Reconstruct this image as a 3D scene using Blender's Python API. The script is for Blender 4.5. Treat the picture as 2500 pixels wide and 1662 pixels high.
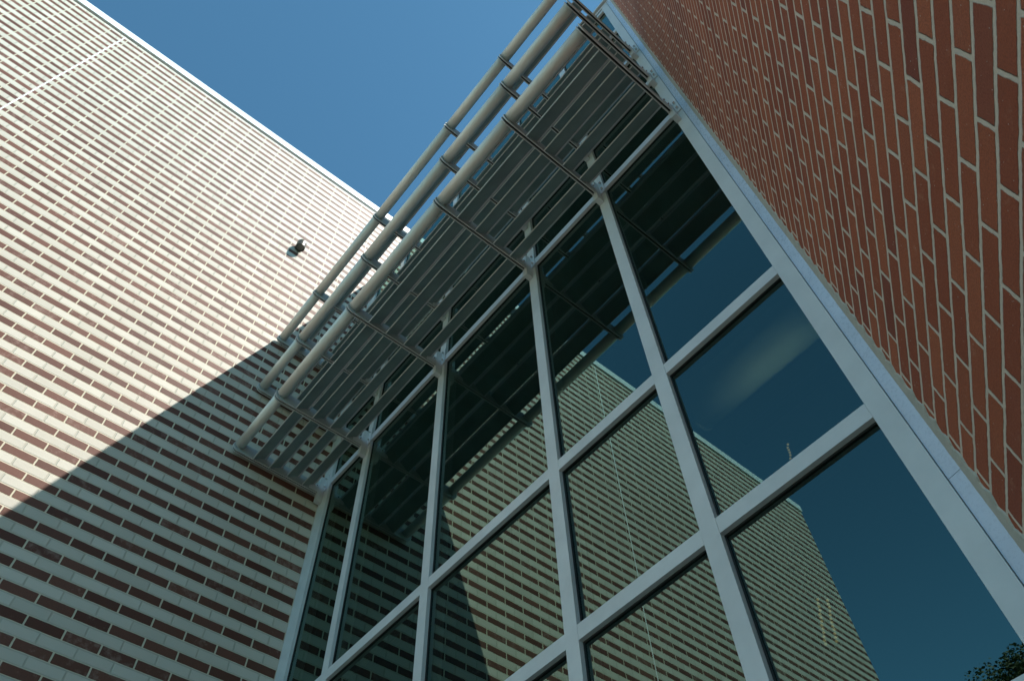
import bpy, bmesh, math, random
from mathutils import Vector, Matrix
random.seed(7)
for o in list(bpy.data.objects):
    bpy.data.objects.remove(o, do_unlink=True)
SC = bpy.context.scene
COL = SC.collection

# ------------------------------------------------------------------ camera
cam_d = bpy.data.cameras.new('camera')
cam = bpy.data.objects.new('camera', cam_d)
COL.objects.link(cam)
cam_d.sensor_width = 36.0
cam_d.lens = 27.894
cam_d.clip_start = 0.05
cam_d.clip_end = 3000
M_CAM = Matrix(((0.6381, 0.7694, -0.0289), (0.6585, -0.526, 0.5382), (0.3989, -0.3624, -0.8423)))
cam.rotation_euler = M_CAM.transposed().to_euler()
cam.location = (0, 0, 1.6)
SC.camera = cam

# ------------------------------------------------------------------ sky, sun, exposure
SUN = Vector((1.6, 1.0, 2.75)).normalized()
world = bpy.data.worlds.new('World')
SC.world = world
world.use_nodes = True
wn = world.node_tree.nodes
wl = world.node_tree.links
wn.clear()
w_out = wn.new('ShaderNodeOutputWorld')
w_bg = wn.new('ShaderNodeBackground')
w_sky = wn.new('ShaderNodeTexSky')
w_sky.sky_type = 'NISHITA'
w_sky.sun_disc = False
w_sky.sun_elevation = math.asin(SUN.z)
w_sky.sun_rotation = math.atan2(SUN.x, SUN.y)
w_sky.altitude = 300
w_sky.air_density = 1.0
w_sky.dust_density = 0.3
w_sky.ozone_density = 1.0
w_bg.inputs['Strength'].default_value = 0.095
w_tint = wn.new('ShaderNodeMix')
w_tint.data_type = 'RGBA'
w_tint.blend_type = 'MULTIPLY'
w_tint.inputs[0].default_value = 1.0
w_tint.inputs[7].default_value = (0.60, 1.05, 1.04, 1)
wl.new(w_sky.outputs[0], w_tint.inputs[6])
w_tc = wn.new('ShaderNodeTexCoord')
w_sep = wn.new('ShaderNodeSeparateXYZ')
wl.new(w_tc.outputs['Generated'], w_sep.inputs[0])
w_rng = wn.new('ShaderNodeMapRange')                # low sky boosted to brighten the reflections and frames
w_rng.interpolation_type = 'SMOOTHSTEP'
for i_, v_ in enumerate((0.20, 0.90, 2.1, 1.0)):
    w_rng.inputs[i_ + 1].default_value = v_
wl.new(w_sep.outputs[2], w_rng.inputs[0])
w_mul = wn.new('ShaderNodeVectorMath')
w_mul.operation = 'SCALE'
wl.new(w_tint.outputs[2], w_mul.inputs[0])
wl.new(w_rng.outputs[0], w_mul.inputs['Scale'])
wl.new(w_mul.outputs[0], w_bg.inputs[0])
wl.new(w_bg.outputs[0], w_out.inputs[0])
sun_d = bpy.data.lights.new('sun', 'SUN')
sun_d.energy = 5.0
sun_d.angle = math.radians(0.5)
sun_d.color = (1.0, 0.95, 0.87)
sun = bpy.data.objects.new('sun', sun_d)
COL.objects.link(sun)
sun.rotation_euler = SUN.to_track_quat('Z', 'Y').to_euler()
sun.location = (20, 10, 30)
SC.view_settings.view_transform = 'Standard'
SC.view_settings.look = 'None'
SC.view_settings.gamma = 1.0
SC.view_settings.exposure = 0.72
SC.cycles.max_bounces = 8
SC.cycles.transparent_max_bounces = 12


# ------------------------------------------------------------------ node helpers
class NT:
    def __init__(self, name):
        self.m = bpy.data.materials.new(name)
        self.m.use_nodes = True
        self.t = self.m.node_tree
        self.t.nodes.clear()
        self.out = self.t.nodes.new('ShaderNodeOutputMaterial')

    def n(self, kind, **kw):
        nd = self.t.nodes.new(kind)
        for k, v in kw.items():
            setattr(nd, k, v)
        return nd

    def put(self, sock, val):
        if val is None:
            return
        if isinstance(val, bpy.types.NodeSocket):
            self.t.links.new(val, sock)
        else:
            sock.default_value = val

    def math(self, op, a, b=None, c=None, clamp=False):
        nd = self.n('ShaderNodeMath', operation=op, use_clamp=clamp)
        self.put(nd.inputs[0], a)
        self.put(nd.inputs[1], b)
        if c is not None:
            self.put(nd.inputs[2], c)
        return nd.outputs[0]

    def rng(self, v, a, b, c=0.0, d=1.0, smooth=False):
        nd = self.n('ShaderNodeMapRange')
        nd.interpolation_type = 'SMOOTHSTEP' if smooth else 'LINEAR'
        self.put(nd.inputs[0], v)
        for i, x in enumerate((a, b, c, d)):
            self.put(nd.inputs[i + 1], x)
        return nd.outputs[0]

    def mix(self, f, a, b):
        nd = self.n('ShaderNodeMix', data_type='RGBA')
        self.put(nd.inputs[0], f)
        self.put(nd.inputs[6], a)
        self.put(nd.inputs[7], b)
        return nd.outputs[2]

    def noise(self, vec, scale, detail=3.0, rough=0.55):
        nd = self.n('ShaderNodeTexNoise')
        self.put(nd.inputs['Vector'], vec)
        nd.inputs['Scale'].default_value = scale
        nd.inputs['Detail'].default_value = detail
        nd.inputs['Roughness'].default_value = rough
        return nd.outputs[0]

    def bump(self, h, strength=1.0, dist=1.0):
        nd = self.n('ShaderNodeBump')
        nd.inputs['Strength'].default_value = strength
        nd.inputs['Distance'].default_value = dist
        self.put(nd.inputs['Height'], h)
        return nd.outputs[0]

    def pbsdf(self, color, rough=0.6, metal=0.0, normal=None, spec=0.5):
        nd = self.n('ShaderNodeBsdfPrincipled')
        self.put(nd.inputs['Base Color'], color)
        self.put(nd.inputs['Roughness'], rough)
        self.put(nd.inputs['Metallic'], metal)
        nd.inputs['Specular IOR Level'].default_value = spec
        if normal is not None:
            self.put(nd.inputs['Normal'], normal)
        self.t.links.new(nd.outputs[0], self.out.inputs[0])
        return nd


def rgba(c):
    return (c[0], c[1], c[2], 1.0)


def brick_material(name, along, u0, L, v0, H, mortar_w, striped, edge=0.0022, wob=0.006):
    """running-bond brickwork in the object's own metres: `along` is the wall's length axis, Z its height"""
    g = NT(name)
    tc = g.n('ShaderNodeTexCoord').outputs['Object']
    sp = g.n('ShaderNodeSeparateXYZ')
    g.put(sp.inputs[0], tc)
    u_raw = sp.outputs[{'X': 0, 'Y': 1}[along]]
    v_raw = sp.outputs[2]
    n1 = g.noise(tc, 9.0, 2.0)
    n2 = g.noise(tc, 38.0, 3.0, 0.6)
    off = g.n('ShaderNodeVectorMath', operation='ADD')
    g.put(off.inputs[0], tc)
    off.inputs[1].default_value = (7.3, 3.1, 5.7)
    n3 = g.noise(off.outputs[0], 9.0, 2.0)
    n4 = g.noise(off.outputs[0], 38.0, 3.0, 0.6)
    du = g.math('ADD', g.math('MULTIPLY', g.math('SUBTRACT', n1, 0.5), wob * 1.6),
                g.math('MULTIPLY', g.math('SUBTRACT', n2, 0.5), wob * 0.9))
    dv = g.math('ADD', g.math('MULTIPLY', g.math('SUBTRACT', n3, 0.5), wob * 1.3),
                g.math('MULTIPLY', g.math('SUBTRACT', n4, 0.5), wob * 0.9))
    u = g.math('ADD', u_raw, du)
    v = g.math('ADD', v_raw, dv)
    vv = g.math('DIVIDE', g.math('SUBTRACT', v, v0), H)
    row = g.math('FLOOR', vv)
    fv = g.math('SUBTRACT', vv, row)
    dbed = g.math('MULTIPLY', g.math('MINIMUM', fv, g.math('SUBTRACT', 1.0, fv)), H)
    half = g.math('FRACT', g.math('MULTIPLY', row, 0.5))          # 0 or .5
    # every brick laid a few millimetres off
    wn0 = g.n('ShaderNodeTexWhiteNoise', noise_dimensions='1D')
    g.put(wn0.inputs['W'], row)
    rowj = g.math('MULTIPLY', g.math('SUBTRACT', wn0.outputs['Value'], 0.5), 0.02)
    uu = g.math('ADD', g.math('ADD', g.math('DIVIDE', g.math('SUBTRACT', u, u0), L), half), rowj)
    col = g.math('FLOOR', uu)
    fu = g.math('SUBTRACT', uu, col)
    dhead = g.math('MULTIPLY', g.math('MINIMUM', fu, g.math('SUBTRACT', 1.0, fu)), L)
    d = g.math('MINIMUM', dbed, dhead)
    d = g.math('SUBTRACT', d, g.math('MULTIPLY', g.rng(g.math('SUBTRACT', 0.012, g.math('MAXIMUM', dbed, dhead)), 0.0, 0.012), 0.002))
    brick = g.rng(d, mortar_w / 2 - edge, mortar_w / 2 + edge, 0.0, 1.0, smooth=True)
    cv = g.n('ShaderNodeCombineXYZ')
    g.put(cv.inputs[0], col)
    g.put(cv.inputs[1], row)
    wn = g.n('ShaderNodeTexWhiteNoise', noise_dimensions='3D')
    g.put(wn.inputs['Vector'], cv.outputs[0])
    rnd = wn.outputs['Value']
    sc_ = g.n('ShaderNodeSeparateColor')
    g.put(sc_.inputs[0], wn.outputs['Color'])
    rnd2 = sc_.outputs[1]
    fine = g.noise(tc, 160.0, 4.0, 0.7)
    blot = g.noise(tc, 3.0, 4.0, 0.6)
    smear = g.noise(tc, 14.0, 5.0, 0.7)
    if striped:
        even = g.math('LESS_THAN', half, 0.25)
        brown = g.mix(rnd, rgba((0.105, 0.042, 0.029)), rgba((0.175, 0.075, 0.052)))
        brown = g.mix(g.math('MULTIPLY', g.rng(fine, 0.35, 0.7), 0.45), brown, rgba((0.08, 0.032, 0.024)))
        pale = g.rng(g.math('ADD', g.math('MULTIPLY', rnd2, 0.35), smear), 0.78, 0.98, 0.0, 0.35)
        brown = g.mix(pale, brown, rgba((0.42, 0.30, 0.25)))
        white = g.mix(rnd, rgba((0.52, 0.485, 0.415)), rgba((0.61, 0.57, 0.495)))
        white = g.mix(g.rng(blot, 0.35, 0.75, 0.0, 0.25), white, rgba((0.45, 0.43, 0.37)))
        bcol = g.mix(even, white, brown)
        mcol = g.mix(even, rgba((0.44, 0.42, 0.35)), rgba((0.62, 0.54, 0.40)))
        mcol = g.mix(g.rng(smear, 0.3, 0.75, 0.0, 0.5), mcol, rgba((0.52, 0.49, 0.40)))
        rough = g.math('ADD', 0.50, g.math('MULTIPLY', fine, 0.14))
        hgt = 0.005
        spec = 0.2
    else:
        bcol = g.mix(rnd, rgba((0.36, 0.088, 0.042)), rgba((0.52, 0.145, 0.066)))
        dark = g.rng(rnd2, 0.80, 1.0, 0.0, 0.55)
        bcol = g.mix(dark, bcol, rgba((0.20, 0.055, 0.045)))
        bcol = g.mix(g.rng(fine, 0.38, 0.66, 0.0, 0.7), bcol, rgba((0.20, 0.05, 0.028)))
        bcol = g.mix(g.rng(smear, 0.58, 0.85, 0.0, 0.45), bcol, rgba((0.62, 0.32, 0.20)))
        vo = g.n('ShaderNodeTexVoronoi')
        g.put(vo.inputs['Vector'], tc)
        vo.inputs['Scale'].default_value = 42.0
        speck = g.math('MULTIPLY', g.math('LESS_THAN', vo.outputs['Distance'], 0.085), g.math('GREATER_THAN', smear, 0.5))
        bcol = g.mix(g.math('MULTIPLY', speck, 0.7), bcol, rgba((0.62, 0.54, 0.46)))
        mcol = g.mix(smear, rgba((0.62, 0.49, 0.39)), rgba((0.82, 0.67, 0.55)))
        mcol = g.mix(g.rng(fine, 0.4, 0.8, 0.0, 0.35), mcol, rgba((0.46, 0.42, 0.31)))
        rough = 0.8
        hgt = 0.007
        spec = 0.3
    color = g.mix(brick, mcol, bcol)
    h = g.math('ADD', g.math('MULTIPLY', brick, hgt), g.math('MULTIPLY', fine, 0.0011 if striped else 0.0022))
    h = g.math('ADD', h, g.math('MULTIPLY', smear, 0.0012 if striped else 0.004))
    nrm = g.bump(h, 1.0, 1.0)
    g.pbsdf(color, rough, 0.0, nrm, spec)
    return g.m


def metal_paint(name, col, rough=0.42, var=0.08, metal=0.0, scale=3.0):
    g = NT(name)
    tc = g.n('ShaderNodeTexCoord').outputs['Object']
    a = g.noise(tc, scale, 5.0, 0.6)
    b = g.noise(tc, 70.0, 3.0, 0.6)
    dk = tuple(x * (1 - var * 2.2) for x in col)
    lt = tuple(min(1, x * (1 + var)) for x in col)
    c = g.mix(g.rng(a, 0.3, 0.7), rgba(dk), rgba(lt))
    r = g.math('ADD', rough - 0.05, g.math('MULTIPLY', b, 0.1))
    g.pbsdf(c, r, metal, g.bump(b, 0.06, 0.002))
    return g.m


MT = {}
MT['striped'] = brick_material('striped brickwork', 'Y', -1.3299, 0.29855, 9.694 - 0.05007, 0.100137, 0.0150, True, edge=0.0016, wob=0.004)
MT['red'] = brick_material('red brickwork', 'X', 1.1256, 0.2985, 3.4460, 0.0983, 0.0160, False, wob=0.0085)
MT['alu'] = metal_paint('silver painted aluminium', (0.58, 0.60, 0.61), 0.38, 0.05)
MT['alu_warm'] = metal_paint('pale painted tube', (0.78, 0.77, 0.72), 0.30, 0.04)
MT['flash'] = metal_paint('sky-tinted flashing metal', (0.50, 0.58, 0.71), 0.28, 0.05)  # bluer base colour stands in for the reflected sky
MT['blade'] = metal_paint('slat metal darkened for shade', (0.31, 0.38, 0.36), 0.42, 0.10)  # darkened base colour paints in the shade under the slats
MT['arm'] = metal_paint('arm plate darkened for shade', (0.36, 0.40, 0.39), 0.42, 0.08)  # darkened like the slats to paint in shade on the arm sides
MT['dark'] = metal_paint('black gasket and shade fill', (0.02, 0.02, 0.02), 0.6, 0.1)  # also the black fill where shade is painted into gaps
MT['steel'] = metal_paint('galvanised steel', (0.42, 0.43, 0.42), 0.45, 0.15, 0.3, 9.0)
MT['bolt'] = metal_paint('zinc bolt', (0.72, 0.72, 0.70), 0.22, 0.05, 0.9)
MT['coping'] = metal_paint('white coping metal', (0.78, 0.82, 0.84), 0.4, 0.03)
MT['seal'] = metal_paint('white sealant', (0.85, 0.86, 0.84), 0.5, 0.03)
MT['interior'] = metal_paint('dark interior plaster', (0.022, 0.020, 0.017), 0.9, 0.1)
MT['duct'] = metal_paint('made-up pale duct', (0.55, 0.60, 0.52), 0.5, 0.05)
MT['roof'] = metal_paint('roof membrane', (0.35, 0.35, 0.33), 0.8, 0.1)
MT['bronze'] = metal_paint('dark olive lamp metal', (0.075, 0.068, 0.042), 0.35, 0.1)
MT['lens'] = metal_paint('pale lamp lens', (0.80, 0.82, 0.78), 0.25, 0.03)
MT['smoke'] = metal_paint('smoked lamp lens', (0.12, 0.13, 0.12), 0.2, 0.05)


def mortar_bead():
    g = NT('pale mortar bead')
    tc = g.n('ShaderNodeTexCoord').outputs['Object']
    a = g.noise(tc, 26.0, 5.0, 0.7)
    c = g.mix(a, rgba((0.36, 0.34, 0.29)), rgba((0.56, 0.53, 0.46)))
    g.pbsdf(c, 0.85, 0.0, g.bump(a, 0.6, 0.006), 0.3)
    return g.m


MT['bead'] = mortar_bead()


def glass_material():
    g = NT('tinted reflective glass')
    tc = g.n('ShaderNodeTexCoord').outputs['Object']
    fr = g.n('ShaderNodeFresnel')
    fr.inputs['IOR'].default_value = 2.2
    gl = g.n('ShaderNodeBsdfGlossy')
    gl.inputs['Color'].default_value = (0.66, 1.0, 0.90, 1)
    gl.inputs['Roughness'].default_value = 0.0
    tr = g.n('ShaderNodeBsdfTransparent')
    tr.inputs['Color'].default_value = (0.34, 0.36, 0.33, 1)
    mx = g.n('ShaderNodeMixShader')
    geo = g.n('ShaderNodeNewGeometry')
    g.put(mx.inputs[0], g.math('MULTIPLY', fr.outputs[0], g.math('SUBTRACT', 1.0, geo.outputs['Backfacing'])))
    g.t.links.new(tr.outputs[0], mx.inputs[1])
    g.t.links.new(gl.outputs[0], mx.inputs[2])
    g.t.links.new(mx.outputs[0], g.out.inputs[0])
    return g.m


MT['glass'] = glass_material()


def added_glow(name, col, power):
    g = NT(name)
    e = g.n('ShaderNodeEmission')
    e.inputs['Color'].default_value = col
    e.inputs['Strength'].default_value = power
    g.t.links.new(e.outputs[0], g.out.inputs[0])
    return g.m


MT['glow'] = added_glow('warm glow of light marks', (1.0, 0.86, 0.42, 1), 0.6)  # glowing dots that stand in for unidentified light marks
MT['strip'] = added_glow('added cool light strip', (0.75, 1.0, 0.85, 1), 9.0)  # hidden glow added to light the duct


def ground_material():
    g = NT('worn grey paving')
    tc = g.n('ShaderNodeTexCoord').outputs['Object']
    br = g.n('ShaderNodeTexBrick')
    br.offset = 0.0
    g.put(br.inputs['Vector'], tc)
    br.inputs['Color1'].default_value = (0.34, 0.32, 0.28, 1)
    br.inputs['Color2'].default_value = (0.38, 0.36, 0.32, 1)
    br.inputs['Mortar'].default_value = (0.05, 0.05, 0.05, 1)
    br.inputs['Scale'].default_value = 0.5
    br.inputs['Brick Width'].default_value = 1.0
    br.inputs['Row Height'].default_value = 1.0
    br.inputs['Mortar Size'].default_value = 0.006
    nz = g.noise(tc, 1.3, 6.0, 0.6)
    c = g.mix(g.rng(nz, 0.3, 0.8, 0.0, 0.4), br.outputs[0], rgba((0.26, 0.245, 0.21)))
    g.pbsdf(c, 0.9, 0.0, g.bump(g.noise(tc, 60.0, 4.0), 0.3, 0.01), 0.3)
    return g.m


def grass_material():
    g = NT('mown grass')
    tc = g.n('ShaderNodeTexCoord').outputs['Object']
    nz = g.noise(tc, 0.5, 6.0, 0.6)
    f = g.noise(tc, 40.0, 4.0, 0.7)
    c = g.mix(nz, rgba((0.05, 0.085, 0.022)), rgba((0.10, 0.13, 0.04)))
    c = g.mix(g.math('MULTIPLY', f, 0.5), c, rgba((0.05, 0.06, 0.02)))
    g.pbsdf(c, 0.95, 0.0, g.bump(f, 0.8, 0.03), 0.2)
    return g.m


def leaf_material():
    g = NT('tree leaf')
    tc = g.n('ShaderNodeTexCoord').outputs['Object']
    nz = g.noise(tc, 1.5, 4.0, 0.6)
    f = g.noise(tc, 11.0, 2.0, 0.6)
    c = g.mix(nz, rgba((0.030, 0.055, 0.014)), rgba((0.075, 0.095, 0.028)))
    c = g.mix(g.rng(f, 0.45, 0.8, 0.0, 0.5), c, rgba((0.11, 0.085, 0.03)))
    g.pbsdf(c, 0.6, 0.0, None, 0.4)
    return g.m


def bark_material():
    g = NT('tree bark')
    tc = g.n('ShaderNodeTexCoord').outputs['Object']
    nz = g.noise(tc, 12.0, 5.0, 0.7)
    g.pbsdf(g.mix(nz, rgba((0.06, 0.045, 0.03)), rgba((0.16, 0.13, 0.10))), 0.9, 0.0, g.bump(nz, 0.8, 0.03), 0.2)
    return g.m


MT['paving'] = ground_material()
MT['grass'] = grass_material()
MT['leaf'] = leaf_material()
MT['bark'] = bark_material()


# ------------------------------------------------------------------ mesh helpers
def link(name, bm, mat, parent=None, smooth=False, bevel=0.0):
    me = bpy.data.meshes.new(name)
    bmesh.ops.recalc_face_normals(bm, faces=bm.faces)
    bm.to_mesh(me)
    bm.free()
    me.materials.append(mat)
    o = bpy.data.objects.new(name, me)
    COL.objects.link(o)
    if parent:
        o.parent = parent
    if smooth:
        for p in me.polygons:
            p.use_smooth = True
    if bevel:
        md = o.modifiers.new('bevel', 'BEVEL')
        md.width = bevel
        md.segments = 2
        md.limit_method = 'ANGLE'
    return o


def box(bm, x0, x1, y0, y1, z0, z1):
    vs = [bm.verts.new((x, y, z)) for x in (x0, x1) for y in (y0, y1) for z in (z0, z1)]
    for f in ((0, 1, 3, 2), (4, 6, 7, 5), (0, 4, 5, 1), (2, 3, 7, 6), (0, 2, 6, 4), (1, 5, 7, 3)):
        bm.faces.new([vs[i] for i in f])
    return vs


def bx(name, mat, parent, *d, bevel=0.0):
    bm = bmesh.new()
    box(bm, *d)
    return link(name, bm, mat, parent, bevel=bevel)


def extrude_x(bm, prof, x0, x1):
    """closed profile of (y, z) points swept along X"""
    a = [bm.verts.new((x0, y, z)) for y, z in prof]
    b = [bm.verts.new((x1, y, z)) for y, z in prof]
    n = len(prof)
    for i in range(n):
        j = (i + 1) % n
        bm.faces.new((a[i], a[j], b[j], b[i]))
    bm.faces.new(a)
    bm.faces.new(list(reversed(b)))


def cyl(bm, p0, p1, r0, r1=None, n=24, caps=True):
    p0, p1 = Vector(p0), Vector(p1)
    r1 = r0 if r1 is None else r1
    q = (p1 - p0).to_track_quat('Z', 'Y')
    ra, rb = [], []
    for i in range(n):
        a = 2 * math.pi * i / n
        v = q @ Vector((math.cos(a), math.sin(a), 0))
        ra.append(bm.verts.new(p0 + v * r0))
        rb.append(bm.verts.new(p1 + v * r1))
    for i in range(n):
        j = (i + 1) % n
        f = bm.faces.new((ra[i], ra[j], rb[j], rb[i]))
        f.smooth = True
    if caps:
        bm.faces.new(list(reversed(ra)))
        bm.faces.new(rb)


def thing(name, label, cat, loc=(0, 0, 0), group=None):
    o = bpy.data.objects.new(name, None)
    COL.objects.link(o)
    o.location = loc
    o.empty_display_size = 0.3
    o['label'] = label
    o['category'] = cat
    if group:
        o['group'] = group
    return o


def tag(o, label, cat, group=None):
    o['label'] = label
    o['category'] = cat
    if group:
        o['group'] = group


# ------------------------------------------------------------------ setting
S = 2.55                       # front face of the curtain wall (y)
XL = -6.228                    # face of the striped wall (x)
ROOF = 13.58                   # top of the glazed front
AZ = 1.0378                    # red wall runs at this angle from the glass
bm = bmesh.new()
v = [bm.verts.new(p) for p in ((-900, -900, 0), (900, -900, 0), (900, 900, 0), (-900, 900, 0))]
bm.faces.new(v)
g = link('ground', bm, MT['grass'])
g['kind'] = 'structure'
bm = bmesh.new()
box(bm, -16, 14, -11, S + 0.3, -0.2, 0.03)
p = link('pavement', bm, MT['paving'])
p['kind'] = 'structure'

# ------------------------------------------------------------------ striped brick building (left)
YE = -10.12
sb = thing('brick_building', 'tall building with cream and brown striped brick wall, sunlit above a diagonal shadow', 'building', (XL, YE, 0))


def local(o, parent):
    """keep the world placement of a part under its thing"""
    o.matrix_parent_inverse = Matrix.Translation(-Vector(parent.location))
    return o


bm = bmesh.new()
box(bm, -24, XL, YE, 26, 0.0, 16.03)
local(link('brick_wall', bm, MT['striped'], sb), sb)
bm = bmesh.new()
box(bm, -23.97, XL - 0.03, YE + 0.03, 25.97, 16.032, 16.085)
local(link('coping_shade_strip', bm, MT['dark'], sb), sb)  # black strip paints in the shade under the coping
bm = bmesh.new()
yj = YE - 0.03
while yj < 26:
    y2 = min(yj + 3.6, 26.03)
    box(bm, XL - 0.5, XL + 0.028, yj + 0.002, y2 - 0.002, 16.087, 16.29)
    yj += 3.6
box(bm, -24.03, XL - 0.502, YE - 0.028, YE + 0.47, 16.087, 16.29)
local(link('coping', bm, MT['coping'], sb), sb)
local(bx('control_joint', MT['seal'], sb, XL + 0.0005, XL + 0.004, -2.899, -2.881, 0.05, 16.02), sb)
bm = bmesh.new()
box(bm, -23.4, XL - 0.5, YE + 0.5, 25.5, 16.086, 16.12)
local(link('roof', bm, MT['roof'], sb), sb)

# ------------------------------------------------------------------ glazed front between the two walls
cw = thing('glass_facade', 'tall glazed curtain wall with silver frame grid, wedged between striped wall and red wall', 'glass wall', (-3.3, S, 0))
COLS = [-1.5418, -2.5192, -3.9511, -5.3060]      # left edges of the mullions
MW = 0.098
JR0, JR1 = -0.5747, -0.4785
JL0, JL1 = XL + 0.004, -6.0272
ZT = [0.45, 1.73, 3.0135, 4.2914, 5.5847, 8.5200, 9.6250, 10.7300, 12.05, 13.35]      # tops of the transoms
TH = 0.0930
GY = S + 0.040                                   # glass plane
for x in COLS:
    bm = bmesh.new()
    box(bm, x, x + MW, S, S + 0.030, 0.031, 13.40)
    box(bm, x + 0.012, x + MW - 0.012, S + 0.0302, GY - 0.0005, 0.031, 13.399)
    box(bm, x + 0.014, x + MW - 0.014, GY + 0.012, S + 0.17, 0.031, 13.398)
    local(link('mullion', bm, MT['alu'], cw), cw)
for x0, x1 in ((JR0, JR1), (JL0, JL1)):
    bm = bmesh.new()
    box(bm, x0, x1, S - 0.001, S + 0.030, 0.031, 13.40)
    box(bm, x0 + 0.012, x1 - 0.004, S + 0.0302, S + 0.17, 0.031, 13.399)
    local(link('jamb', bm, MT['alu'], cw), cw)
spans = [(JL1, COLS[3]), (COLS[3] + MW, COLS[2]), (COLS[2] + MW, COLS[1]), (COLS[1] + MW, COLS[0]), (COLS[0] + MW, JR0)]
for zt in ZT:
    for x0, x1 in spans:
        bm = bmesh.new()
        box(bm, x0 + 0.0012, x1 - 0.0012, S + 0.0008, S + 0.030, zt - TH, zt)
        box(bm, x0 + 0.0012, x1 - 0.0012, S + 0.0302, GY - 0.0005, zt - TH + 0.012, zt - 0.012)
        box(bm, x0 + 0.016, x1 - 0.016, GY + 0.012, S + 0.15, zt - TH + 0.014, zt - 0.014)
        local(link('transom', bm, MT['alu'], cw), cw)
        # drainage slots' small bright caps under the cover strip
edges = [0.04] + ZT
for i in range(len(edges) - 1):
    lo, hi = edges[i], edges[i + 1] - TH
    for x0, x1 in spans:
        bm = bmesh.new()
        e = random.uniform(-0.0004, 0.0004)
        vs = box(bm, x0 - 0.004, x1 + 0.004, GY, GY + 0.008, lo - 0.010, hi + 0.010)
        ta, tb = random.uniform(-0.0011, 0.0011), random.uniform(-0.0011, 0.0011)
        for v_ in vs:                             # no pane sits perfectly true
            v_.co.y += ta * (v_.co.x - (x0 + x1) / 2) + tb * (v_.co.z - (lo + hi) / 2)
        local(link('glass_pane', bm, MT['glass'], cw), cw)
bm = bmesh.new()
for i in range(len(edges) - 1):                   # black gasket line round every pane
    lo, hi = edges[i], edges[i + 1] - TH
    for x0, x1 in spans:
        a, b, c, d = x0 + 0.0005, x1 - 0.0005, lo + 0.0005, hi - 0.0005
        w_ = 0.007
        box(bm, a, a + w_, S + 0.031, GY - 0.001, c, d)
        box(bm, b - w_, b, S + 0.031, GY - 0.001, c, d)
        box(bm, a + w_, b - w_, S + 0.031, GY - 0.001, d - w_, d)
        box(bm, a + w_, b - w_, S + 0.031, GY - 0.001, c, c + w_)
local(link('gasket', bm, MT['dark'], cw), cw)
# parapet over the glass
local(bx('fascia', MT['alu'], cw, JL0, JR1, S - 0.004, S + 0.25, 13.402, 13.47, bevel=0.003), cw)
local(bx('parapet', MT['dark'], cw, JL0, JR1 + 0.07, S + 0.01, S + 0.24, 13.472, 13.52), cw)
bm = bmesh.new()
box(bm, JL0, JR1 + 0.07, S - 0.03, S + 0.30, 13.522, ROOF)
local(link('coping', bm, MT['alu'], cw, bevel=0.004), cw)
# pale flashing strip in two lengths between frame and red wall
for z0, z1 in ((0.031, 3.733), (3.7355, 13.52)):
    bm = bmesh.new()
    prof = [(-0.4755, S + 0.0085), (-0.410, S - 0.004), (-0.409, S + 0.03), (-0.4755, S + 0.03)]
    a = [bm.verts.new((x, y, z0)) for x, y in prof]
    b = [bm.verts.new((x, y, z1)) for x, y in prof]
    for i in range(4):
        j = (i + 1) % 4
        bm.faces.new((a[i], a[j], b[j], b[i]))
    bm.faces.new(a)
    bm.faces.new(b)
    local(link('flashing', bm, MT['flash'], cw), cw)
local(bx('dark_joint', MT['dark'], cw, JR1 + 0.0002, -0.4757, S + 0.012, S + 0.05, 0.031, 13.5), cw)  # dark strip in the joint between jamb and flashing
# room behind the glass
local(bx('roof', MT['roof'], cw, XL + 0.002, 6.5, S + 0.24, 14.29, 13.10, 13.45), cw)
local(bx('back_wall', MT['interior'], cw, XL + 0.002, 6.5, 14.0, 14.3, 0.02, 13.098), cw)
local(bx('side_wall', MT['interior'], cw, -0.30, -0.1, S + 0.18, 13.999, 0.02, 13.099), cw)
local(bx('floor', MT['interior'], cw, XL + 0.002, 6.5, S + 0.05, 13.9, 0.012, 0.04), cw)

local(bx('added_lining', MT['interior'], cw, XL + 0.006, XL + 0.03, S + 0.18, 13.999, 0.041, 13.099), cw)  # added panel covering the inner brick to keep the room dark

# ------------------------------------------------------------------ red brick wall (right)
rw = thing('brick_wall', 'close red brick wall with thick grey mortar, meeting the glass front at an angle', 'wall', (-0.4077, S, 0))
rw.rotation_euler = (0, 0, -AZ)
bm = bmesh.new()
box(bm, 0.0, 6.0, 0.0, 0.40, 0.0, 14.8)
link('brick_face', bm, MT['red'], rw)
bm = bmesh.new()
box(bm, -0.02, 6.03, -0.03, 0.43, 14.802, 14.92)
link('coping', bm, MT['alu'], rw)
bm = bmesh.new()                                  # ragged bead of mortar down the corner
n = 900
rows = []
for i in range(n + 1):
    z = 0.04 + (14.78 - 0.04) * i / n
    ph = (z - 3.446) / 0.0983
    wob_ = 0.0045 * math.cos(2 * math.pi * ph) + random.uniform(-0.002, 0.002)
    w_ = 0.050 + 2.0 * wob_
    rows.append([bm.verts.new((-0.016, 0.004, z)), bm.verts.new((-0.001 + random.uniform(-.0012, .0012), -0.0105, z)),
                 bm.verts.new((max(0.006, w_), -0.007, z)), bm.verts.new((max(0.008, w_ + 0.004), 0.004, z))])
for i in range(n):
    for k in range(3):
        bm.faces.new((rows[i][k], rows[i][k + 1], rows[i + 1][k + 1], rows[i + 1][k]))
link('mortar_bead', bm, MT['bead'], rw)

# ------------------------------------------------------------------ sunshades: three tiers, one thing each
ARMS = [-0.553, -1.512, -2.490, -3.922, -5.277, -6.165]
TY, TZ, TR = 1.470, 0.055, 0.057                  # nose tube centre (above the tier's underside) and radius
BL = [(1.668, 1.784), (1.873, 1.991), (2.088, 2.206), (2.288, 2.400)]


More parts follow.
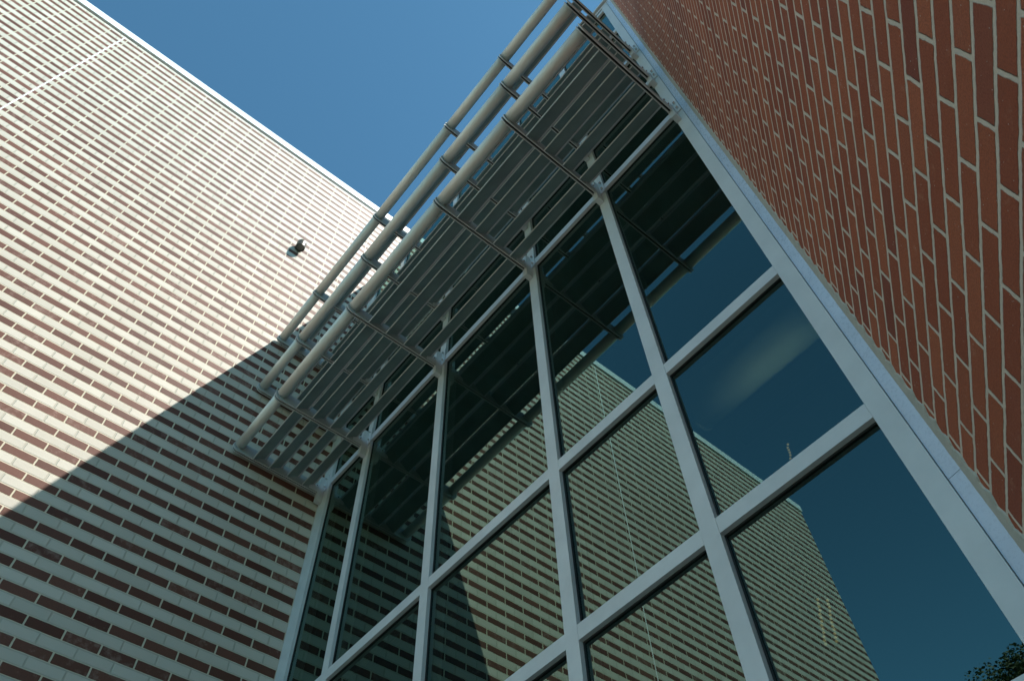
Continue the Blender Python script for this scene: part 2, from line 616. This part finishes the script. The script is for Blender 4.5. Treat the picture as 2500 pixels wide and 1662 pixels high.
def sunshade(z, label):
    t = thing('sunshade', label, 'sunshade', (-3.3, S, z), 'three tiers of slatted sunshades stacked over the glass')
    oz = -z
    X0 = 3.3

    def P(name, bm, mat, parent=None, smooth=False, bevel=0.0):
        # meshes are modelled in scene x/y with z from the tier's underside, then moved into the thing's own frame
        for v_ in bm.verts:
            v_.co.x += X0
            v_.co.y -= S
        return link(name, bm, mat, parent or t, smooth=smooth, bevel=bevel)
    for k, x in enumerate(ARMS):
        hw = 0.0180
        bm = bmesh.new()
        prof = [(2.50, -0.045), (2.50, 0.10)]
        for i in range(15):
            a = math.pi / 2 + math.pi * i / 14
            prof.append((TY + 0.004 + 0.0725 * math.cos(a), 0.0275 + 0.0725 * math.sin(a)))
        for s_ in (-1, 1):
            a0, a1 = sorted((x + s_ * hw, x + s_ * (hw - 0.008)))
            extrude_x(bm, prof, a0, a1)
        inner = [(2.49, -0.020), (2.49, 0.085)] + [(TY + 0.052 * math.cos(math.pi / 2 + math.pi * i / 8), 0.0325 + 0.0525 * math.sin(math.pi / 2 + math.pi * i / 8)) for i in range(9)]
        arm = P('arm', bm, MT['arm'])
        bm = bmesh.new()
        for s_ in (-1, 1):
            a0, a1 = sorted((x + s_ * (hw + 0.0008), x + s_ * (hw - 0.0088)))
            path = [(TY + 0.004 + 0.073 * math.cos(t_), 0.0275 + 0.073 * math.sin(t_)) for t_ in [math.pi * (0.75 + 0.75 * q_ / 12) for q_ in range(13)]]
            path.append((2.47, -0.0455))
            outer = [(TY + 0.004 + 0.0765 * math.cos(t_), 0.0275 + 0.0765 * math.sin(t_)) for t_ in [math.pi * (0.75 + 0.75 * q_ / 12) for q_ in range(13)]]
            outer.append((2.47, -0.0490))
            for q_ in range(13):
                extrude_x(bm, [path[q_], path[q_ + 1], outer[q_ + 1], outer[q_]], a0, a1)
        P('edge_strip', bm, MT['alu'], arm)  # paler strips paint in the light on the flange edges
        bm = bmesh.new()
        extrude_x(bm, inner, x - hw + 0.0082, x + hw - 0.0082)
        P('arm_inner_shade', bm, MT['dark'])  # black fill paints in the shade inside the channel
        bm = bmesh.new()
        box(bm, x - 0.026, x + 0.026, 2.474, S - 0.0015, -0.165, 0.225)
        box(bm, x - 0.024, x - hw - 0.0005, 2.36, 2.474, -0.030, 0.09)
        box(bm, x + hw + 0.0005, x + 0.024, 2.36, 2.474, -0.030, 0.09)
        bmesh.ops.translate(bm, vec=(0, 0, 0), verts=bm.verts)
        wing = min(x + 0.078, -0.480)
        if k == len(ARMS) - 1:
            wing = x + 0.078
        box(bm, x + 0.0265, wing, S - 0.013, S - 0.002, 0.0, 0.26)
        br = P('bracket', bm, MT['alu'], bevel=0.0015)
        for bz in (0.06, 0.19):
            bm = bmesh.new()
            cyl(bm, (wing - 0.022, S - 0.034, bz), (wing - 0.022, S - 0.012, bz), 0.011, n=6)
            P('bolt', bm, MT['bolt'], br)
        for by in (2.39, 2.445):
            bm = bmesh.new()
            cyl(bm, (x - 0.036, by, 0.05), (x + 0.036, by, 0.05), 0.009, n=6)
            P('bolt', bm, MT['bolt'], br)
    for k in range(len(ARMS) - 1):
        xa, xb = ARMS[k + 1] + 0.0215, ARMS[k] - 0.0215
        bm = bmesh.new()
        cyl(bm, (xa, TY, TZ), (xb, TY, TZ), TR, n=40)
        P('nose_tube', bm, MT['alu_warm'])
        for y0, y1 in BL:
            w = y1 - y0
            bm = bmesh.new()
            # shallow bulb-edged blade with a turned-down lip on the wall side
            # slat sloping up towards the glass, outer bead and inner lip paler to paint in light on the edges
            ya = y0 - 0.021
            prof = [(ya + 0.010, -0.048), (ya + 0.132, 0.042), (ya + 0.140, 0.056), (ya + 0.006, -0.040)]
            extrude_x(bm, prof, xa, xb)
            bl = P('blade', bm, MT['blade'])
            bm = bmesh.new()
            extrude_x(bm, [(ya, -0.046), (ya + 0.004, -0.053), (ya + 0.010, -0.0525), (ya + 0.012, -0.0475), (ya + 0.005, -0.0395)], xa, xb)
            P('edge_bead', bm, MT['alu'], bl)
            bm = bmesh.new()
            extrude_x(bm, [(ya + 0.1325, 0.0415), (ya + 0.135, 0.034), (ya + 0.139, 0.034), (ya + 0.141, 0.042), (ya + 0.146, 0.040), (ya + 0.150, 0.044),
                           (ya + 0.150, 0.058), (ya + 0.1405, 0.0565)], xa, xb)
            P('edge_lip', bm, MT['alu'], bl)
    return t


sunshade(8.370, 'lowest and nearest slatted sunshade, its tube nose crossing the middle of the picture')
sunshade(9.475, 'middle slatted sunshade, between the lowest and the topmost one')
sunshade(10.580, 'topmost slatted sunshade, its thin tube nose standing out against the sky')

# ------------------------------------------------------------------ lamp on the striped wall
lp = thing('wall_light', 'small dark outdoor lamp with white top on the sunlit striped wall', 'wall lamp', (XL, 1.19, 13.07))
bm = bmesh.new()
box(bm, 0.0005, 0.012, -0.055, 0.055, -0.06, 0.06)
link('back_plate', bm, MT['bronze'], lp, bevel=0.006)
bm = bmesh.new()                                   # cylindrical hood with open lower end
n = 28
for (r0, r1, za, zb_) in ((0.074, 0.074, -0.085, 0.060), (0.074, 0.050, 0.060, 0.098), (0.067, 0.067, -0.085, 0.050)):
    ra = [bm.verts.new((0.088 + r0 * math.cos(2 * math.pi * i / n), r0 * math.sin(2 * math.pi * i / n), za)) for i in range(n)]
    rb = [bm.verts.new((0.088 + r1 * math.cos(2 * math.pi * i / n), r1 * math.sin(2 * math.pi * i / n), zb_)) for i in range(n)]
    for i in range(n):
        j = (i + 1) % n
        bm.faces.new((ra[i], ra[j], rb[j], rb[i]))
link('hood', bm, MT['bronze'], lp)
bm = bmesh.new()
cyl(bm, (0.088, 0, 0.0985), (0.088, 0, 0.125), 0.060, 0.040, n=24)
link('cap', bm, MT['lens'], lp)
bm = bmesh.new()
cyl(bm, (0.088, 0, -0.075), (0.088, 0, -0.070), 0.064, 0.064, n=24)
link('lens', bm, MT['smoke'], lp)
bm = bmesh.new()
cyl(bm, (0.012, 0, -0.01), (0.03, 0, -0.01), 0.022, n=12)
link('neck', bm, MT['bronze'], lp)

# ------------------------------------------------------------------ made-up things behind the glass, standing in for unidentified light marks
dl = thing('streak_duct', 'made-up pale round duct, lit to form a soft streak behind the middle pane beside the right frame', 'duct', (-1.7, 5.0, 8.4))
bm = bmesh.new()
cyl(bm, (-0.95, 0, 0), (1.1, 0, 0), 0.30, n=36)
link('streak_pipe', bm, MT['duct'], dl)
for x in (-0.985, 1.105):
    bm = bmesh.new()
    cyl(bm, (x, 0, 0), (x + 0.03, 0, 0), 0.31, n=36)
    link('streak_end_cap', bm, MT['duct'], dl)
ul = thing('added_uplight', 'added light trough, hidden inside to light the round duct above it', 'light', (-1.7, 5.05, 7.55))  # unseen lamp added only to light the duct
bm = bmesh.new()
box(bm, -0.6, 0.7, -0.05, 0.05, -0.04, -0.03)
box(bm, -0.6, 0.7, -0.055, -0.0505, -0.04, 0.03)
box(bm, -0.6, 0.7, 0.0505, 0.055, -0.04, 0.03)
link('added_trough', bm, MT['interior'], ul)
bm = bmesh.new()
box(bm, -0.55, 0.65, -0.03, 0.03, -0.028, -0.020)
link('added_light_strip', bm, MT['strip'], ul)


def light_mark_string(p0, p1, n_, label):  # made-up lamps in place of dotted light marks
    t = thing('light_mark_string', label, 'dotted light mark', p0, 'made-up strings of tiny lamps for dotted light marks')
    d_ = Vector(p1) - Vector(p0)
    bm = bmesh.new()
    cyl(bm, (0, 0, 0), d_, 0.002, n=6)
    link('light_mark_cord', bm, MT['dark'], t)
    bm = bmesh.new()
    for i in range(n_):
        m_ = Matrix.Translation(d_ * ((i + 0.5) / n_) + Vector((random.uniform(-.004, .004), 0, 0)))
        bmesh.ops.create_icosphere(bm, subdivisions=2, radius=0.0085, matrix=m_)
    link('glow_dots', bm, MT['glow'], t)


light_mark_string((-1.768, 4.0, 4.770), (-1.842, 4.0, 4.471), 13, 'made-up leaning string of tiny yellow lamps inside the lowest right pane, farther from the red wall')
light_mark_string((-1.714, 4.0, 4.729), (-1.773, 4.0, 4.450), 12, 'made-up leaning string of tiny yellow lamps inside the lowest right pane, nearer the red wall')
light_mark_string((-1.507, 4.0, 5.973), (-1.536, 4.0, 5.823), 6, 'made-up short string of tiny pale lamps inside, just above the lowest right crossbar')

# ------------------------------------------------------------------ tree whose crown is mirrored in the lowest right pane
tr = thing('tree', 'dark leafy tree seen only mirrored in the lowest right glass pane', 'tree', (-4.95, -14.0, 0))
tr.scale = (1.0, 1.0, 1.10)
bm = bmesh.new()


def limb(p0, p1, r0, r1):
    cyl(bm, p0, p1, r0, r1, n=10, caps=False)


limb((0, 0, -0.1), (0.1, 0.05, 3.0), 0.24, 0.19)
limb((0.1, 0.05, 3.0), (-0.1, 0.0, 6.5), 0.19, 0.13)
limb((-0.1, 0, 6.5), (-0.3, 0.1, 10.5), 0.13, 0.03)
tips = []
for i in range(26):
    z = 4.0 + 6.0 * i / 26 + random.uniform(-.2, .2)
    a = i * 2.4 + random.uniform(-.3, .3)
    L_ = (2.9 - 0.42 * abs(z - 6.0)) * random.uniform(0.7, 1.1)
    p0 = Vector((-0.05, 0.0, z))
    p1 = p0 + Vector((math.cos(a) * L_ * .6, math.sin(a) * L_ * .6, 0.5 + L_ * 0.2))
    p2 = p0 + Vector((math.cos(a) * L_, math.sin(a) * L_, 0.8 + L_ * 0.45))
    limb(p0, p1, 0.055, 0.035)
    limb(p1, p2, 0.035, 0.012)
    tips += [p1, p2, (p1 + p2) / 2]
for k in range(7):
    tips.append(Vector((random.uniform(-.9, .6), random.uniform(-.6, .6), random.uniform(9.6, 11.3))))
link('trunk', bm, MT['bark'], tr)
bm = bmesh.new()
for t_ in tips:
    R_ = random.uniform(0.40, 0.70)
    for k in range(620):
        d_ = Vector((random.gauss(0, 1), random.gauss(0, 1), random.gauss(0, 0.8))).normalized() * R_ * (random.random() ** 0.45)
        c_ = t_ + d_
        s_ = random.uniform(0.03, 0.06)
        q_ = Vector((random.uniform(-1, 1), random.uniform(-1, 1), random.uniform(-1, 1))).normalized().to_track_quat('Z', 'Y')
        vs = [bm.verts.new(c_ + q_ @ Vector(w_)) for w_ in ((-s_, 0, 0), (0, -s_ * .55, s_ * .15), (s_, 0, 0), (0, s_ * .55, s_ * .15))]
        bm.faces.new(vs)
link('crown', bm, MT['leaf'], tr)
